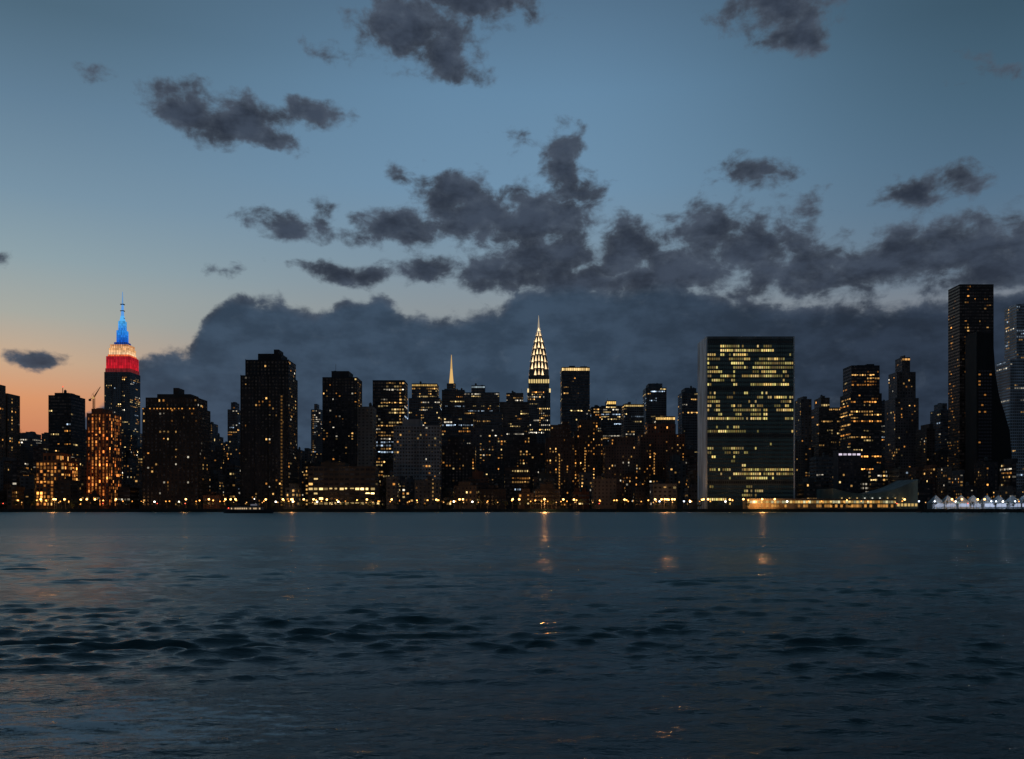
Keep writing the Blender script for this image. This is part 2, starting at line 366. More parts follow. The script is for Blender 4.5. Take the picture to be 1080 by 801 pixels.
# ------------------------------------------------------------------ Empire State
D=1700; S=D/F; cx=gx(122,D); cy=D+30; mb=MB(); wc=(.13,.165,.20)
def zpy(y): return gz(y,D)
st=off(p=.34,b=.44,bw=3.2,fh=4,wf=.5,hf=.5,pal=PAL_OFF)
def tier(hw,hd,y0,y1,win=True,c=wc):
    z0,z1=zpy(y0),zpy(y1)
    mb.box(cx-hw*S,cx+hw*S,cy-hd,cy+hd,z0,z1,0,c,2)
    if win:
        facade(mb,(cx-hw*S,cy-hd),(1,0),2*hw*S,z0+.5,z1,(0,-1),st)
        facade(mb,(cx-hw*S,cy-hd),(0,1),2*hd,z0+.5,z1,(-1,0),st); facade(mb,(cx+hw*S,cy-hd),(0,1),2*hd,z0+.5,z1,(1,0),st)
def painted_flood(hw,hd,y0,y1,n,cb,ct,rows=4):  # floodlighting painted as glowing panels, graded from bottom to top
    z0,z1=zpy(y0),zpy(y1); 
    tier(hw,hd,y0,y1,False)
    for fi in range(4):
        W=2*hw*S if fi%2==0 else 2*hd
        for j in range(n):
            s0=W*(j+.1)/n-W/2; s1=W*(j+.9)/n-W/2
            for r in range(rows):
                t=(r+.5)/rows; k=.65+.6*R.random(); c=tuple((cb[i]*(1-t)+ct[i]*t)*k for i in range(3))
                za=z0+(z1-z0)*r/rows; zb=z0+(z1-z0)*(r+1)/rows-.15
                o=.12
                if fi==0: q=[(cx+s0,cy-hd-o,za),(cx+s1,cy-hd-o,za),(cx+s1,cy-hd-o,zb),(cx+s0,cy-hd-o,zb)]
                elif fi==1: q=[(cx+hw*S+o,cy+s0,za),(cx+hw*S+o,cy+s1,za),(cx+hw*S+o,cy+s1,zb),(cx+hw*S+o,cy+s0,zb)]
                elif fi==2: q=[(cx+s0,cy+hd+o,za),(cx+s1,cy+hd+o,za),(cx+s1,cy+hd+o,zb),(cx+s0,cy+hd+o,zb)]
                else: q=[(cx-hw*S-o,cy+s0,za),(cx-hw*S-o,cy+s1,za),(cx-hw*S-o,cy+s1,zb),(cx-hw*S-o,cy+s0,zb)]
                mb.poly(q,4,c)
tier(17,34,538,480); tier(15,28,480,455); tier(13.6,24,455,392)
mb.box(cx-5*S,cx+5*S,cy-26,cy-24,zpy(538),zpy(396),0,wc)
facade(mb,(cx-5*S,cy-26),(1,0),10*S,zpy(530),zpy(397),(0,-1),st)
painted_flood(13,22,392,388,15,(.12,.02,.02),(.2,.015,.02),2)
painted_flood(12.4,21,388,375,15,(.75,.015,.03),(.3,.01,.02),4)
painted_flood(11.0,19,375,373,13,(.9,.15,.06),(1.0,.18,.05),1)
painted_flood(10.2,18,373,366,12,(1.2,.8,.45),(.9,.4,.14),3)
painted_flood(9.4,16,366,362,10,(1.1,.6,.28),(.5,.18,.06),2)
painted_flood(6.6,10,362,359,6,(.01,.04,.2),(.01,.05,.3),2)
painted_flood(4.6,8,359,346,6,(.01,.10,.65),(.03,.3,.9),5)
painted_flood(3.2,6,346,336,4,(.03,.25,.9),(.08,.45,.9),4)
mb.frustum(cx,cy,zpy(336),zpy(330),2.4*S,4,1.4*S,2.5,4,(.1,.45,.9))  # blue light on the mast put in as glowing colour
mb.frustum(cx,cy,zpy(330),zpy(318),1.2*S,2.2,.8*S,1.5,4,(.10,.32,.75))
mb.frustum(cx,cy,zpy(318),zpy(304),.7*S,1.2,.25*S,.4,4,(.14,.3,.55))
for y in (333,325,318): mb.frustum(cx,cy,zpy(y),zpy(y-.8),1.9*S,3,1.9*S,3,3)
mb.make("empire_state_building"); FOOT.append((cx-35,cx+35,cy-36,cy+36))

# ------------------------------------------------------------------ Chrysler
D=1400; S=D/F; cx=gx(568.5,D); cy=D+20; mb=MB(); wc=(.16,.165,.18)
st=off(p=.42,b=.52,bw=2.9,fh=3.7,wf=.5,hf=.5,pal=PAL_OFF+[YEL])
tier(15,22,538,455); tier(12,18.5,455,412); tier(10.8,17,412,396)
for sx in(-1,1):
    mb.box(cx+sx*11.5*S-1.2,cx+sx*11.5*S+1.2,cy-19.2,cy-17,zpy(414),zpy(410),4,(1,.75,.35))
for j in range(9):
    xx=cx-10*S+j*2.5*S; mb.poly([(xx-1.3,cy-17.2,zpy(404)),(xx+1.3,cy-17.2,zpy(404)),(xx+1.3,cy-17.2,zpy(400)),(xx-1.3,cy-17.2,zpy(400))],4,(.75,.55,.22))
prof=[(396,10.4),(390,10.0),(383,9.2),(376,8.2),(369,7.0),(362,5.6),(355,3.9),(349,2.3),(344,1.1),(330,.15)]
for (ya,wa),(yb,wb) in zip(prof[:-1],prof[1:]):
    mb.frustum(cx,cy,zpy(ya),zpy(yb),wa*S,wa*S,wb*S*1.02,wb*S*1.02,4 if yb<346 else 0,(.36,.30,.22) if yb<346 else (.3,.28,.25))  # lit look of the spire tip put in as dim emission
def crown(y): 
    for (ya,wa),(yb,wb) in zip(prof[:-1],prof[1:]):
        if ya>=y>=yb: return (wa+(wb-wa)*(ya-y)/(ya-yb))*S
    return .1
for ring,(yb,yt,n) in enumerate([(396,388.5,5),(388.5,381,5),(381,373.5,5),(373.5,366.5,4),(366.5,359.5,3),(359.5,353,3),(353,347,2),(348,343,1)]):
    for j in range(n):
        s=(j+.5)/n*2-1
        lift=(1-s*s)*2.2
        y0=yb-lift+1.2; y1=yt-lift+2.2
        for face in range(4):
            w0=crown(max(331,y0))+.35; w1=crown(max(331,y1))+.35; hw=.36*2*w0/n*.8
            xc=s*w0*.92
            P=[(xc-hw,w0,zpy(y0)),(xc+hw,w0,zpy(y0)),(xc*w1/w0*.98,w1,zpy(y1))]
            pts=[]
            for (u,d,z) in P:
                if face==0: pts.append((cx+u,cy-d,z))
                elif face==1: pts.append((cx+d,cy+u,z))
                elif face==2: pts.append((cx-u,cy+d,z))
                else: pts.append((cx-d,cy-u,z))
            k=1.0+1.1*R.random(); mb.poly(pts,4,(1.0*k,.70*k,.38*k))
mb.make("chrysler_building"); FOOT.append((cx-24,cx+24,cy-24,cy+24))

# tower with a gold spire, its lighting put in as glow
D=1460; S=D/F; cx=gx(475.5,D); cy=D+14; mb=MB(); wc=(.08,.08,.08)
st=off(p=.4,b=.5,bw=3); tier(7,12,538,410); tier(4.5,8,410,404)
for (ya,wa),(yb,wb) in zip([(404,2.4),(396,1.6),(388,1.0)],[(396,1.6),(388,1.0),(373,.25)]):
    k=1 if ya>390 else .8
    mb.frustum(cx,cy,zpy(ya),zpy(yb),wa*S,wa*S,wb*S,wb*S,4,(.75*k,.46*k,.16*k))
mb.make("gold_lit_spire_tower")

# ------------------------------------------------------------------ tower crane
D=905; mb=MB(); x=gx(99,D); zb=gz(436,D); cr=(.5,.16,.05)  # orange light on the crane is put into its base colour
top=gz(420,D)
for sx in(-.8,.8):
    for sy in(-.8,.8): mb.strut((x+sx,D+sy,zb-3),(x+sx,D+sy,top),.22,0,cr)
for k in range(6):
    z=zb+(top-zb)*k/6; z2=zb+(top-zb)*(k+1)/6
    mb.strut((x-.8,D-.8,z),(x+.8,D-.8,z2),.14,0,cr); mb.strut((x+.8,D-.8,z),(x-.8,D-.8,z2),.14,0,cr)
tip=(gx(106,D),D,gz(408,D)); tail=(gx(95,D),D,gz(421,D))
for o in (-.6,.6): mb.strut((x,D+o,top),(tip[0],D,tip[2]),.25,0,cr); mb.strut((x,D+o,top+1.4),(tip[0],D,tip[2]),.2,0,cr); mb.strut((x,D+o,top),(tail[0],D,tail[2]),.25,0,cr)
mb.strut((x,D,top),(x-1,D,top+5),.2,0,cr); mb.strut((x-1,D,top+5),tip,.08,0,cr); mb.strut((x-1,D,top+5),tail,.08,0,cr)
mb.box(tail[0]-1.2,tail[0]+.8,D-.8,D+.8,tail[2]-2.2,tail[2],0,(.1,.1,.1)); mb.box(x-.9,x+.9,D-2,D-.9,top-1,top+1.2,1,(.5,.3,.1))
mb.make("tower_crane")

# ------------------------------------------------------------------ filler blocks
def clear(a,b,y0,y1): return not any(a<q[1]+1 and b>q[0]-1 and y0<q[3]+2 and y1>q[2]-2 for q in FOOT)
WALLS=[BR,BK,GR,BL,TAN,RED,(.09,.08,.075),GR]
for (Da,Db,ta,tb,wa,wb,dp) in ((790,860,502,524,10,30,20),(870,960,482,508,12,26,22),(1060,1160,464,494,13,26,24),(1200,1330,450,484,10,26,26),(1500,1700,446,474,12,28,30)):
    px=-90
    while px<1170:
        w=R.uniform(wa,wb); D=R.uniform(Da,Db); top=R.uniform(ta,tb)
        if px<50 or 136<px<152 or 220<px<245 or 312<px<330: top=max(top,(458 if px<50 else 466) if D>1000 else 486)
        if 722<px<745: top=max(top,470)
        if px>960 and D>1000: top=max(top,458)
        a,b=span(px,px+w,D,dp)
        if clear(a,b,D,D+dp):
            of=R.random()<.35
            tiers=[(px,px+w,top)]
            if R.random()<.5: tiers.append((px+w*.2,px+w*.75,top-R.uniform(2,6)))
            hot=1.6 if (px<135 and D<1000) or R.random()<.12 else 1.0
            s=off(p=R.uniform(.06,.38)*hot,b=R.uniform(.25,.52)) if of else res(p=R.uniform(.06,.32)*hot,b=R.uniform(.25,.52)*hot**.5,bw=R.uniform(2.8,4),wf=R.uniform(.35,.55))
            building("office_building" if of else "apartment_building",tiers,D,dp,R.choice(WALLS),s,nudge=False)
        px+=w*R.uniform(.75,1.15)

# ------------------------------------------------------------------ ground, seawall, highway
def sheet(name,rects,mat):
    me=bpy.data.meshes.new(name); v=[];f=[]
    for (x0,x1,y0,y1,z) in rects:
        i=len(v); v+= [(x0,y0,z),(x1,y0,z),(x1,y1,z),(x0,y1,z)]; f.append((i,i+1,i+2,i+3))
    me.from_pydata(v,[],f); me.materials.append(mat); o=bpy.data.objects.new(name,me); scene.collection.objects.link(o); return o
sheet("ground",[(-6000,6000,741,16000,GZ)],mat_plain("ground_soil",(.06,.06,.055),.9,.05))
sheet("road",[(-3000,3000,744,750.5,GZ+.004)],mat_plain("asphalt",(.05,.05,.052),.85,.5))
sheet("road_markings",[(x,x+3,747.2,747.35,GZ+.008) for x in range(-700,700,9)],mat_plain("road_paint",(.7,.7,.68),.7,2,.1))
mb=MB(); 
mb.box(-6000,6000,739.5,741,-4,GZ+.25,0,(.035,.036,.036))
for i in range(-700,700,6): mb.box(i,i+.5,739.2,739.498,-3,GZ-.1,0,(.025,.022,.02))
for i in range(-700,700,3): mb.box(i,i+.1,740.1,740.2,GZ+.25,GZ+1.3,3)
mb.box(-700,700,740.08,740.22,GZ+1.3,GZ+1.4,3)
mb.make("seawall")

# ------------------------------------------------------------------ riverside trees (one mass)
def leafmat():
    m,N,L=newmat("foliage")
    o=N.new('ShaderNodeOutputMaterial'); p=N.new('ShaderNodeBsdfPrincipled'); a=N.new('ShaderNodeAttribute'); a.attribute_name='glow'
    L.new(a.outputs['Color'],p.inputs['Base Color']); p.inputs['Roughness'].default_value=.8; L.new(p.outputs[0],o.inputs[0]); return m
mb=MB()
x=-640
while x<640:
    px=x/760*900+540
    if not(786<px<968) or R.random()<.2:
        y=R.uniform(752,800); 
        if any(x>q[0]-3 and x<q[1]+3 and y>q[2]-3 and y<q[3]+3 for q in FOOT): y=744+R.random()*3+6
        h=R.uniform(5,10.5); r=h*.36
        mb.cyl(x,y,GZ,GZ+h*.55,.28,.15,5,0,(.04,.03,.02))
        for k in range(4):
            an=R.random()*6.28; mb.strut((x,y,GZ+h*.4),(x+math.cos(an)*r*.6,y+math.sin(an)*r*.6,GZ+h*.7),.08,0,(.04,.03,.02))
        lobes=[(x+R.gauss(0,r*.45),y+R.gauss(0,r*.45),GZ+h*R.uniform(.5,.85),r*R.uniform(.4,.65)) for _ in range(6)]
        for (lx,ly,lz,lr) in lobes:
            g=R.uniform(.6,1.3)
            for _ in range(22):
                d=Vector((R.gauss(0,1),R.gauss(0,1),R.gauss(0,1))).normalized()*lr*R.random()**.35
                c=Vector((lx,ly,lz))+d; u=Vector((R.gauss(0,1),R.gauss(0,1),R.gauss(0,1))).normalized(); w=u.orthogonal().normalized(); s=R.uniform(.25,.55)
                mb.poly([tuple(c-u*s),tuple(c+w*s*.7),tuple(c+u*s),tuple(c-w*s*.7)],0,(.035*g,.055*g,.025*g))
    x+=R.uniform(5,16)
mb.make("riverside_trees",[leafmat()])

# ------------------------------------------------------------------ street lamps
def lampmesh(c,h,size):
    mb=MB(); mb.cyl(0,0,0,h,.14,.08,6,3); mb.cyl(0,0,0,.5,.25,.2,6,3)
    mb.strut((0,0,h-.1),(0,-1.6,h+.35),.06); mb.box(-.25,.25,-2.3,-1.4,h+.3,h+.5,3)
    i=size
    for r0,r1,z0,z1 in ((.35*i,i*.6,0,.3*i),(i*.6,i*.6,.3*i,.8*i),(i*.6,.35*i,.8*i,1.1*i)):
        mb.cyl(0,-1.85,h+.3-1.1*i+z0,h+.3-1.1*i+z1,r0,r1,8,4,c)
    me=mb.make("street_lamp"); d=me.data; bpy.data.objects.remove(me); return d
LM=[lampmesh((6,2.4,.5),8,.9),lampmesh((7,3.6,1.0),9,1.3),lampmesh((6,5.4,4.4),7,1.2),lampmesh((3,1.1,.2),7,.8),lampmesh((1.6,.8,.25),6,.7),lampmesh((3.5,3.9,4.6),7,1.0),lampmesh((4,.35,.2),5,.6)]
def lamp(x,y,d,light=0,z=GZ,col=(1,.5,.16)):
    o=bpy.data.objects.new("street_lamp",d); o.location=(x,y,z); scene.collection.objects.link(o)
    if light:
        l=bpy.data.lights.new("lamp_light",'POINT'); l.energy=light; l.color=col; l.shadow_soft_size=1.2
        lo=bpy.data.objects.new("lamp_light",l); lo.parent=o; lo.location=(0,-3.4,6.6); scene.collection.objects.link(lo)
x=-470
while x<480:
    px=x/744*900+540
    ch=[0,3,3,4,4,1,3]
    if px>690: ch=[0,1,2,3,4,5,1,3]
    if px>960: ch=[2,5,5,2,4,1]
    lamp(x,743+R.random(),LM[R.choice(ch)]); x+=R.uniform(3,26)
x=-470; i=0
while x<480:
    lamp(x,R.uniform(757,768),LM[R.choice([0,3,3,1,4,6,0])],light=2800 if i%6==0 else 0); x+=R.uniform(4,24); i+=1
x=-470
while x<480:
    y=R.uniform(772,788)
    if not any(x>q[0]-2 and x<q[1]+2 and y-3<q[3]+1 and y>q[2]-1 for q in FOOT): lamp(x,y,LM[R.choice([0,3,1,4,2])])
    x+=R.uniform(8,26)
for px in (238,243,330,300,310,690,698,704,709,712,480,484,488,60,68,45,320,728,741,1003,1038): lamp(gx(px,752)+R.uniform(-1,1),752,LM[R.choice([1,1,2])])
for px,e in ((574,26000),(802,14000),(310,5000),(700,6000),(60,7000)): lamp(gx(px,747),743.5,LM[1],light=e,col=(1,.42,.12))  # overpowered shore lights added to make orange reflection columns on the water
for px in (1010,1060): lamp(gx(px,752),757,LM[2],light=4500,col=(.8,.88,1))

# ------------------------------------------------------------------ ferry boat
def boat(name,px,D,Lh,s=1):
    mb=MB(); X=gx(px,D); n=14
    rows=[]
    for i in range(n+1):
        t=i/n; x=X-Lh/2+Lh*t; w=3.6*(1-abs(2*t-1)**5)*(1 if t>.15 else .9)+.15; sh=2.0+ .9*(2*t-1)**2
        rows.append([(x,D-w,sh),(x,D-w*.8,-.3),(x,D+w*.8,-.3),(x,D+w,sh)])
    hc=(.03,.035,.045)
    for a,b in zip(rows[:-1],rows[1:]):
        for k in range(3): mb.poly([a[k],b[k],b[k+1],a[k+1]],0,hc)
        mb.poly([a[0],b[0],b[3],a[3]],0,(.12,.12,.12))
    mb.box(X-Lh*.34,X+Lh*.28,D-2.8,D+2.8,1.9,4.4,0,(.2,.21,.23)); mb.box(X-Lh*.3,X+Lh*.12,D-2.4,D+2.4,4.4,4.7,0,(.25,.25,.26))
    mb.box(X+Lh*.05,X+Lh*.2,D-1.8,D+1.8,4.7,6.8,0,(.22,.23,.25))
    for k in range(16):
        x=X-Lh*.33+k*Lh*.6/16; q=.5 if R.random()<.7 else .05
        mb.poly([(x+.2,D-2.9,2.8),(x+1.0,D-2.9,2.8),(x+1.0,D-2.9,3.8),(x+.2,D-2.9,3.8)],1,(q*1.6,q*1.1,q*.6))
    mb.poly([(X+Lh*.06,D-1.9,5.4),(X+Lh*.19,D-1.9,5.4),(X+Lh*.19,D-1.9,6.3),(X+Lh*.06,D-1.9,6.3)],1,(.1,.1,.12))
    mb.strut((X+Lh*.12,D,6.8),(X+Lh*.12,D,10),.1); mb.cyl(X+Lh*.12,D,9.8,10.4,.3,.3,6,4,(6,5,4)); mb.cyl(X-Lh*.4,D,3.2,3.8,.3,.3,6,4,(5,.5,.3))
    for k in range(12): mb.strut((X-Lh*.45+k*Lh*.9/11,D-3,2.3),(X-Lh*.45+k*Lh*.9/11,D-3,3.3),.05)
    mb.strut((X-Lh*.45,D-3,3.3),(X+Lh*.45,D-3,3.3),.05)
    mb.make(name)
boat("ferry_boat",262,600,35)
# low timber pier
mb=MB(); D=600; xa=gx(972,D); xb=gx(1110,D)
mb.box(xa,xb,D,D+8,.5,1.5,0,(.03,.027,.024))
k=xa
while k<xb: mb.cyl(k,D+.3,-2,2.4,.25,.25,6,0,(.03,.025,.02)); k+=4.5
for t in (.2,.5,.8): mb.box(xa+(xb-xa)*t,xa+(xb-xa)*t+4,D+3,D+5,1.5,2.9,0,(.04,.04,.04))
mb.make("pier")

# ------------------------------------------------------------------ river
rng=np.random.RandomState(5)
nr,nc=900,700
yy=np.geomspace(8.0,739.6,nr); tt=np.linspace(-1.02,1.02,nc)
Y=np.repeat(yy[:,None],nc,1); X=tt[None,:]*(Y*.74+4)
rs=np.gradient(yy)[:,None]*np.ones((1,nc))
Z=np.zeros_like(X); DX=np.zeros_like(X); DY=np.zeros_like(X)
def lowf(X,Y,seed,sx,sy,n=9):
    r=np.random.RandomState(seed); o=np.zeros_like(X)
    for _ in range(n): o+=np.sin(X*r.uniform(.3,1.3)/sx*r.choice([-1,1])+Y*r.uniform(.3,1.3)/sy+r.uniform(0,6.28))
    return o/math.sqrt(n/2)
mod=np.clip(1+.28*lowf(X,Y,3,18,4),.5,1.6)
for i in range(150):
    lam=math.exp(rng.uniform(math.log(.2),math.log(2.0)))
    th=rng.normal(-.10,.34)
    if lam>1.0: th=rng.normal(-.18,.16)
    kx,ky=math.sin(th)*2*math.pi/lam,math.cos(th)*2*math.pi/lam
    amp=.0052*lam**.78*rng.uniform(.5,1.3)
    fade=np.clip((lam/rs-2.0)/2.5,0,1)
    ph=kx*X+ky*Y+rng.uniform(0,6.28)+.8*lowf(X,Y,100+i%7,6,7,4)
    A=amp*fade*mod
    Z+=A*np.sin(ph); DX+=A*math.sin(th)*np.cos(ph)*1.0; DY+=A*math.cos(th)*np.cos(ph)*1.0
P=np.stack([X+DX,Y+DY,Z],-1).reshape(-1,3)
idx=np.arange(nr*nc).reshape(nr,nc)
Fq=np.stack([idx[:-1,:-1],idx[:-1,1:],idx[1:,1:],idx[1:,:-1]],-1).reshape(-1,4)
nv=len(P)
e=[(-6000,-600,-.0),(6000,-600,0),(6000,739.6,0),(-6000,739.6,0)]
c00,c01,c11,c10=int(idx[0,0]),int(idx[0,-1]),int(idx[-1,-1]),int(idx[-1,0])
P=np.vstack([P,np.array(e)])
me=bpy.data.meshes.new("river")
me.vertices.add(len(P)); me.vertices.foreach_set('co',P.ravel())
extra=[(nv,nv+1,c01,c00),(nv+1,nv+2,c11,c01),(nv+3,nv,c00,c10)]
allf=np.vstack([Fq,np.array(extra)])
me.loops.add(allf.size); me.loops.foreach_set('vertex_index',allf.ravel())
me.polygons.add(len(allf)); me.polygons.foreach_set('loop_start',np.arange(0,allf.size,4)); 
me.polygons.foreach_set('use_smooth',np.ones(len(allf),dtype=bool))
me.update(calc_edges=True); me.validate()
river=bpy.data.objects.new("river",me); scene.collection.objects.link(river)
m,N,L=newmat("river_water")
o=N.new('ShaderNodeOutputMaterial'); p=N.new('ShaderNodeBsdfPrincipled')
p.inputs['IOR'].default_value=1.36
tc=N.new('ShaderNodeTexCoord')
def nz(scale,sx,sy,det,rough=.55,rot=0):
    mp=N.new('ShaderNodeMapping'); mp.inputs['Scale'].default_value=(sx,sy,1); mp.inputs['Rotation'].default_value=(0,0,rot)
    n=N.new('ShaderNodeTexNoise'); n.inputs['Scale'].default_value=scale; n.inputs['Detail'].default_value=det; n.inputs['Roughness'].default_value=rough
    L.new(tc.outputs['Object'],mp.inputs[0]); L.new(mp.outputs[0],n.inputs['Vector']); return n.outputs[0]
def mth(op,a,b=None,c=None):
    q=N.new('ShaderNodeMath'); q.operation=op
    for i,v in enumerate((a,b,c)):
        if v is None: continue
        if isinstance(v,(int,float)): q.inputs[i].default_value=v
        else: L.new(v,q.inputs[i])
    return q.outputs[0]
def mrange(v,a,b,c=0,d=1,smooth=True):
    q=N.new('ShaderNodeMapRange'); q.interpolation_type='SMOOTHSTEP' if smooth else 'LINEAR'
    q.inputs['From Min'].default_value=a; q.inputs['From Max'].default_value=b; q.inputs['To Min'].default_value=c; q.inputs['To Max'].default_value=d
    L.new(v,q.inputs[0]); return q.outputs[0]
def mixc(f,a,b,bt='MIX'):
    q=N.new('ShaderNodeMix'); q.data_type='RGBA'; q.blend_type=bt
    if isinstance(f,(int,float)): q.inputs[0].default_value=f
    else: L.new(f,q.inputs[0])
    L.new(a,q.inputs[6]); L.new(b,q.inputs[7]); return q.outputs[2]
sep=N.new('ShaderNodeSeparateXYZ'); L.new(tc.outputs['Object'],sep.inputs[0])
n3=nz(1,.010,.05,3)
gust=mrange(n3,.32,.68,0,1)
L.new(mth('ADD',mrange(sep.outputs[1],18,170,.05,.36,False),mth('MULTIPLY',gust,.05)),p.inputs['Roughness'])
# silt-green body of the river, base colour darker close in
ca=N.new('ShaderNodeRGB'); ca.outputs[0].default_value=(.08,.205,.215,1); cb=N.new('ShaderNodeRGB'); cb.outputs[0].default_value=(.12,.275,.285,1)
cn=N.new('ShaderNodeRGB'); cn.outputs[0].default_value=(.022,.06,.07,1)
L.new(mixc(mrange(sep.outputs[1],14,70),cn.outputs[0],mixc(gust,ca.outputs[0],cb.outputs[0])),p.inputs['Base Color'])
n1=nz(1,.5,1.3,4,.6,.15); n2=nz(1,3.0,7.0,4,.62,-.1)
h=mth('ADD',mth('MULTIPLY',n1,mrange(sep.outputs[1],20,120,.03,.24)),mth('MULTIPLY',n2,.042))
h=mth('MULTIPLY',h,mrange(n3,.3,.7,.75,1.4))
bp=N.new('ShaderNodeBump'); bp.inputs['Strength'].default_value=1; bp.inputs['Distance'].default_value=1
L.new(h,bp.inputs['Height']); L.new(bp.outputs[0],p.inputs['Normal'])
# foam churned up near the near bank
fx=mth('POWER',mth('ABSOLUTE',mth('DIVIDE',mth('ADD',sep.outputs[0],8.2),4.8)),2.0)
fy=mth('POWER',mth('ABSOLUTE',mth('DIVIDE',mth('SUBTRACT',sep.outputs[1],15.8),2.6)),2.0)
fm=mth('SUBTRACT',1.0,mth('ADD',fx,fy))
fn=nz(1,1.1,3.6,7,.8,.2)
fv=mth('ADD',mth('MULTIPLY',mth('MAXIMUM',fm,-1.5),.17),mth('MULTIPLY',mth('SUBTRACT',fn,.5),1.8))
fd=N.new('ShaderNodeBsdfDiffuse'); fd.inputs[0].default_value=(.86,.92,.94,1)
ms=N.new('ShaderNodeMixShader'); L.new(mrange(fv,.06,.26,0,.95),ms.inputs[0]); L.new(p.outputs[0],ms.inputs[1]); L.new(fd.outputs[0],ms.inputs[2]); L.new(ms.outputs[0],o.inputs[0])
me.materials.append(m)

# ------------------------------------------------------------------ sky (world)
def azel(px,py):
    t=(px-CX)/F; return math.degrees(math.atan(t)), math.degrees(math.atan((HZ-py)/F/math.sqrt(1+t*t)))
w=bpy.data.worlds.new("World"); scene.world=w; w.use_nodes=True; N=w.node_tree.nodes; L=w.node_tree.links; N.clear()
wo=N.new('ShaderNodeOutputWorld'); bg=N.new('ShaderNodeBackground'); tc=N.new('ShaderNodeTexCoord'); sp=N.new('ShaderNodeSeparateXYZ')
L.new(tc.outputs['Generated'],sp.inputs[0])
az=mth('MULTIPLY',mth('ARCTAN2',sp.outputs[0],sp.outputs[1]),57.29578); el=mth('MULTIPLY',mth('ARCSINE',sp.outputs[2]),57.29578)
e01=mth('DIVIDE',el,60.0)
def ramp(px,pts):
    r=N.new('ShaderNodeValToRGB'); cr=r.color_ramp; P=sorted([(max(0,azel(px,y)[1]/60),c) for y,c in pts])
    while len(cr.elements)>1: cr.elements.remove(cr.elements[0])
    cr.elements[0].position=P[0][0]; cr.elements[0].color=col4(P[0][1])
    for q,c in P[1:]:
        e=cr.elements.new(q); e.color=col4(c)
    L.new(e01,r.inputs[0]); return r.outputs[0]
rl=ramp(30,[(-400,(52,76,96)),(0,(76,103,122)),(100,(96,125,148)),(200,(118,145,164)),(270,(140,160,168)),(330,(166,168,160)),(380,(200,168,138)),(420,(216,148,104)),(460,(202,128,92)),(535,(150,100,86))])
rc=ramp(540,[(-400,(60,86,108)),(0,(84,114,140)),(100,(100,135,164)),(200,(110,143,170)),(280,(124,146,162)),(330,(138,147,152)),(400,(114,124,136)),(535,(95,102,114))])
rr=ramp(1050,[(-400,(38,58,74)),(0,(58,84,102)),(100,(70,99,120)),(200,(84,112,136)),(280,(102,122,141)),(320,(125,130,138)),(400,(84,96,112)),(535,(70,80,95))])
c=mixc(mrange(az,-2,-32),rc,rl); c=mixc(mrange(az,2,32),c,rr)
aa=mth('ABSOLUTE',az); dark=mrange(aa,40,115,1,.4)
vm=N.new('ShaderNodeVectorMath'); vm.operation='SCALE'; L.new(c,vm.inputs[0]); L.new(dark,vm.inputs['Scale'])
sk=N.new('ShaderNodeTexSky'); sk.sky_type='NISHITA'; sk.sun_disc=False; sk.sun_elevation=math.radians(-2.0); sk.sun_rotation=math.radians(-42)
v2=N.new('ShaderNodeVectorMath'); v2.operation='SCALE'; L.new(sk.outputs[0],v2.inputs[0]); v2.inputs['Scale'].default_value=.02
v3=N.new('ShaderNodeVectorMath'); v3.operation='ADD'; L.new(vm.outputs[0],v3.inputs[0]); L.new(v2.outputs[0],v3.inputs[1])
L.new(v3.outputs[0],bg.inputs[0]); bg.inputs[1].default_value=1; L.new(bg.outputs[0],wo.inputs[0])

# ------------------------------------------------------------------ clouds: a shell of cloud cover far beyond the city
blobs=[(440,35,62,38,1),(470,62,42,26,1),(500,2,65,24,1),(412,22,32,34,.9),(820,8,65,28,.9),(842,36,42,22,.9),
(200,112,52,22,1),(250,130,55,26,1),(330,122,42,16,1),(285,150,34,16,.85),
(297,238,40,17,1),(343,230,16,22,.75),
(425,240,58,22,1),(480,205,36,24,1),(500,228,66,36,1),(565,235,66,42,1),(598,175,22,44,.95),(612,205,30,24,.9),(575,275,78,30,1),(600,295,95,24,1),
(360,287,62,12,.9),(450,284,42,16,1),(520,290,50,18,1),
(660,262,46,38,1),(662,238,20,22,.9),(700,290,100,28,1),(748,245,50,36,1),(795,262,74,36,1),(850,288,90,28,1),(910,280,90,32,1),(960,268,70,34,1),(1020,260,88,42,1),(1050,285,80,34,1),(1090,262,80,44,1),(1160,260,80,34,1),
(800,182,38,18,.75),(845,220,34,18,.55),(966,206,34,20,.95),(1020,188,30,22,.8),(1050,74,40,16,.45),(420,178,24,13,.5),(100,70,26,13,.45),(40,378,30,10,.8),(240,285,18,9,.5),(350,50,34,12,.4),(545,150,26,12,.4),(0,270,20,10,.6)]
bl=[]
for (x,y,rx,ry,wt) in blobs:
    a_,e_=azel(x,y); a2,_=azel(x+rx,y); _,e2=azel(x,y-ry); bl.append((a_,e_,abs(a2-a_)*1.12,abs(e2-e_)*1.12,wt))
for _ in range(46):
    a_=R.choice([-1,1])*R.uniform(45,178); bl.append((a_,R.uniform(6,42),R.uniform(3,9),R.uniform(1.2,3.2),.9))
bank=[(-300,300),(-60,420),(40,500),(95,440),(125,398),(150,374),(200,366),(214,342),(240,314),(300,314),(335,329),(365,311),(400,307),(428,331),(480,329),(530,322),(545,300),(590,294),(700,296),(780,308),(830,325),(900,320),(1000,322),(1080,305),(1200,300),(1500,320)]
bk=[azel(*q) for q in bank]
azs=np.concatenate([np.linspace(-180,-45,150,endpoint=False),np.linspace(-45,45,500,endpoint=False),np.linspace(45,180,150)]); naz=len(azs); nel=190; els=np.linspace(-.5,56,nel)
A,E=np.meshgrid(azs,els); 
W1=np.zeros_like(A);W2=np.zeros_like(A)
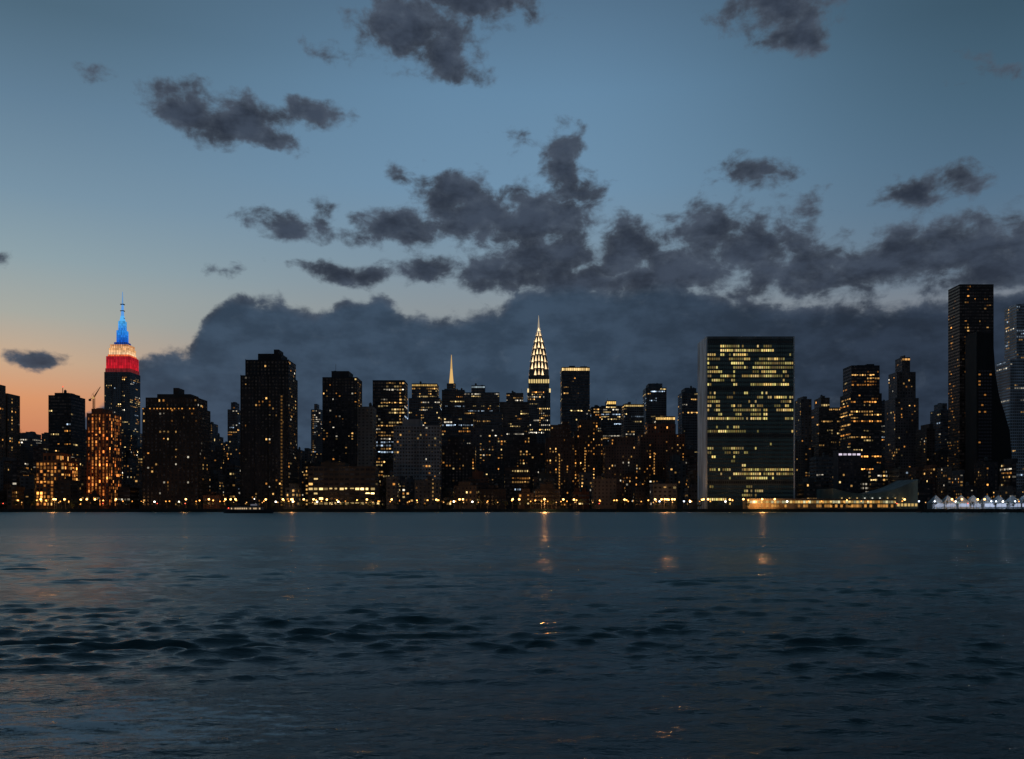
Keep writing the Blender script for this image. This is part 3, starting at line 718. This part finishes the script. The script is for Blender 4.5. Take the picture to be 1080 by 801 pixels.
for i in range(nel):
    for j in range(naz):
        if abs(azs[j])<50:
            q=Vector((azs[j]*.22,els[i]*.3,3.1)); W1[i,j]=mnoise.noise(q)+.5*mnoise.noise(q*2.3); W2[i,j]=mnoise.noise(q+Vector((31,7,2)))+.5*mnoise.noise(q*2.1+Vector((3,9,1)))
Aw=A+W1*.9; Ew=E+W2*.6
f=np.full_like(A,-1.0)
for (a_,e_,ra,re,wt) in bl:
    f=np.maximum(f,wt*(1-np.sqrt(((Aw-a_)/ra)**2+((Ew-e_)/re)**2))+(wt-1)*.25)
bt=np.interp(A+W1*.5,[q[0] for q in bk],[q[1] for q in bk],left=9,right=9)
fb=np.clip((bt-Ew)/1.2,-1,1.0)
f=np.maximum(f,fb)
cr=np.radians(A); ce=np.radians(E); RR=9000
P=np.stack([RR*np.cos(ce)*np.sin(cr),RR*np.cos(ce)*np.cos(cr),RR*np.sin(ce)+CZ],-1).reshape(-1,3)
idx=np.arange(nel*naz).reshape(nel,naz)
Fq=np.stack([idx[:-1,:-1],idx[:-1,1:],idx[1:,1:],idx[1:,:-1]],-1).reshape(-1,4)
me=bpy.data.meshes.new("clouds"); me.from_pydata(P.tolist(),[],Fq.tolist())
for nme,arr in (("cover",f),("bank",np.clip(fb,0,1))):
    at=me.attributes.new(nme,'FLOAT','POINT'); at.data.foreach_set('value',arr.ravel().astype(np.float32))
at=me.attributes.new("azel",'FLOAT_VECTOR','POINT'); at.data.foreach_set('vector',np.stack([A,E,0*A],-1).ravel().astype(np.float32))
clouds=bpy.data.objects.new("clouds",me); scene.collection.objects.link(clouds)
m,N,L=newmat("cloud_vapour"); m.cycles.emission_sampling='NONE'
o=N.new('ShaderNodeOutputMaterial')
def att(n):
    q=N.new('ShaderNodeAttribute'); q.attribute_name=n; return q
cov=att("cover").outputs['Fac']; bnk=att("bank").outputs['Fac']; ae=att("azel").outputs['Vector']
def nz2(sx,sy,det,rough,off=0,dist=0):
    mp=N.new('ShaderNodeMapping'); mp.inputs['Scale'].default_value=(sx,sy,1); mp.inputs['Location'].default_value=(off,off*.7,off)
    n=N.new('ShaderNodeTexNoise'); n.inputs['Scale'].default_value=1; n.inputs['Detail'].default_value=det; n.inputs['Roughness'].default_value=rough; n.inputs['Distortion'].default_value=dist
    L.new(ae,mp.inputs[0]); L.new(mp.outputs[0],n.inputs['Vector']); return n.outputs[0]
nA=nz2(.6,.85,5,.6,0,.2); nB=nz2(.3,.55,4,.6,13)
d=mth('ADD',cov,mth('MULTIPLY',mth('SUBTRACT',nA,.5),2.0))
alpha=mrange(d,-.12,.48,0,.985)
sh=mrange(nB,.34,.66,0,1)
def rgb(c):
    q=N.new('ShaderNodeRGB'); q.outputs[0].default_value=col4(c); return q.outputs[0]
up=mixc(sh,rgb((42,49,62)),rgb((62,72,88)))
lowc=mixc(sh,rgb((48,64,82)),rgb((60,78,98)))
sa=N.new('ShaderNodeSeparateXYZ'); L.new(ae,sa.inputs[0])
lowr=mixc(sh,rgb((35,45,59)),rgb((46,58,75)))
lowc=mixc(mrange(sa.outputs[0],0,24),lowc,lowr)
colr=mixc(mrange(bnk,0,.9),up,lowc)
colr=mixc(mrange(d,.0,.9,.28,0),colr,rgb((112,124,138)))  # cloud self-shading put into the emission colour, paler at thin edges
dk=mrange(mth('ABSOLUTE',sa.outputs[0]),40,115,1,.4)
em=N.new('ShaderNodeEmission'); L.new(colr,em.inputs[0]); L.new(dk,em.inputs[1]); tr=N.new('ShaderNodeBsdfTransparent'); ms=N.new('ShaderNodeMixShader')
L.new(alpha,ms.inputs[0]); L.new(tr.outputs[0],ms.inputs[1]); L.new(em.outputs[0],ms.inputs[2]); L.new(ms.outputs[0],o.inputs[0])
me.materials.append(m)

# ------------------------------------------------------------------ last light of the sun, camera
s=bpy.data.lights.new("sun",'SUN'); s.energy=.03; s.angle=math.radians(8); s.color=(1,.6,.4)
so=bpy.data.objects.new("sun",s); scene.collection.objects.link(so)
dirv=Vector((-math.sin(math.radians(-42))*1,-math.cos(math.radians(-42)),-.03)); so.rotation_euler=dirv.to_track_quat('-Z','Y').to_euler()
cam=bpy.data.cameras.new("camera"); co=bpy.data.objects.new("camera",cam); scene.collection.objects.link(co)
co.location=(0,0,CZ); co.rotation_euler=(math.radians(90),0,0)
cam.sensor_width=36; cam.lens=36*F/1080; cam.shift_y=135/1080; cam.clip_start=.1; cam.clip_end=30000
scene.camera=co
print("objects",len(bpy.data.objects))
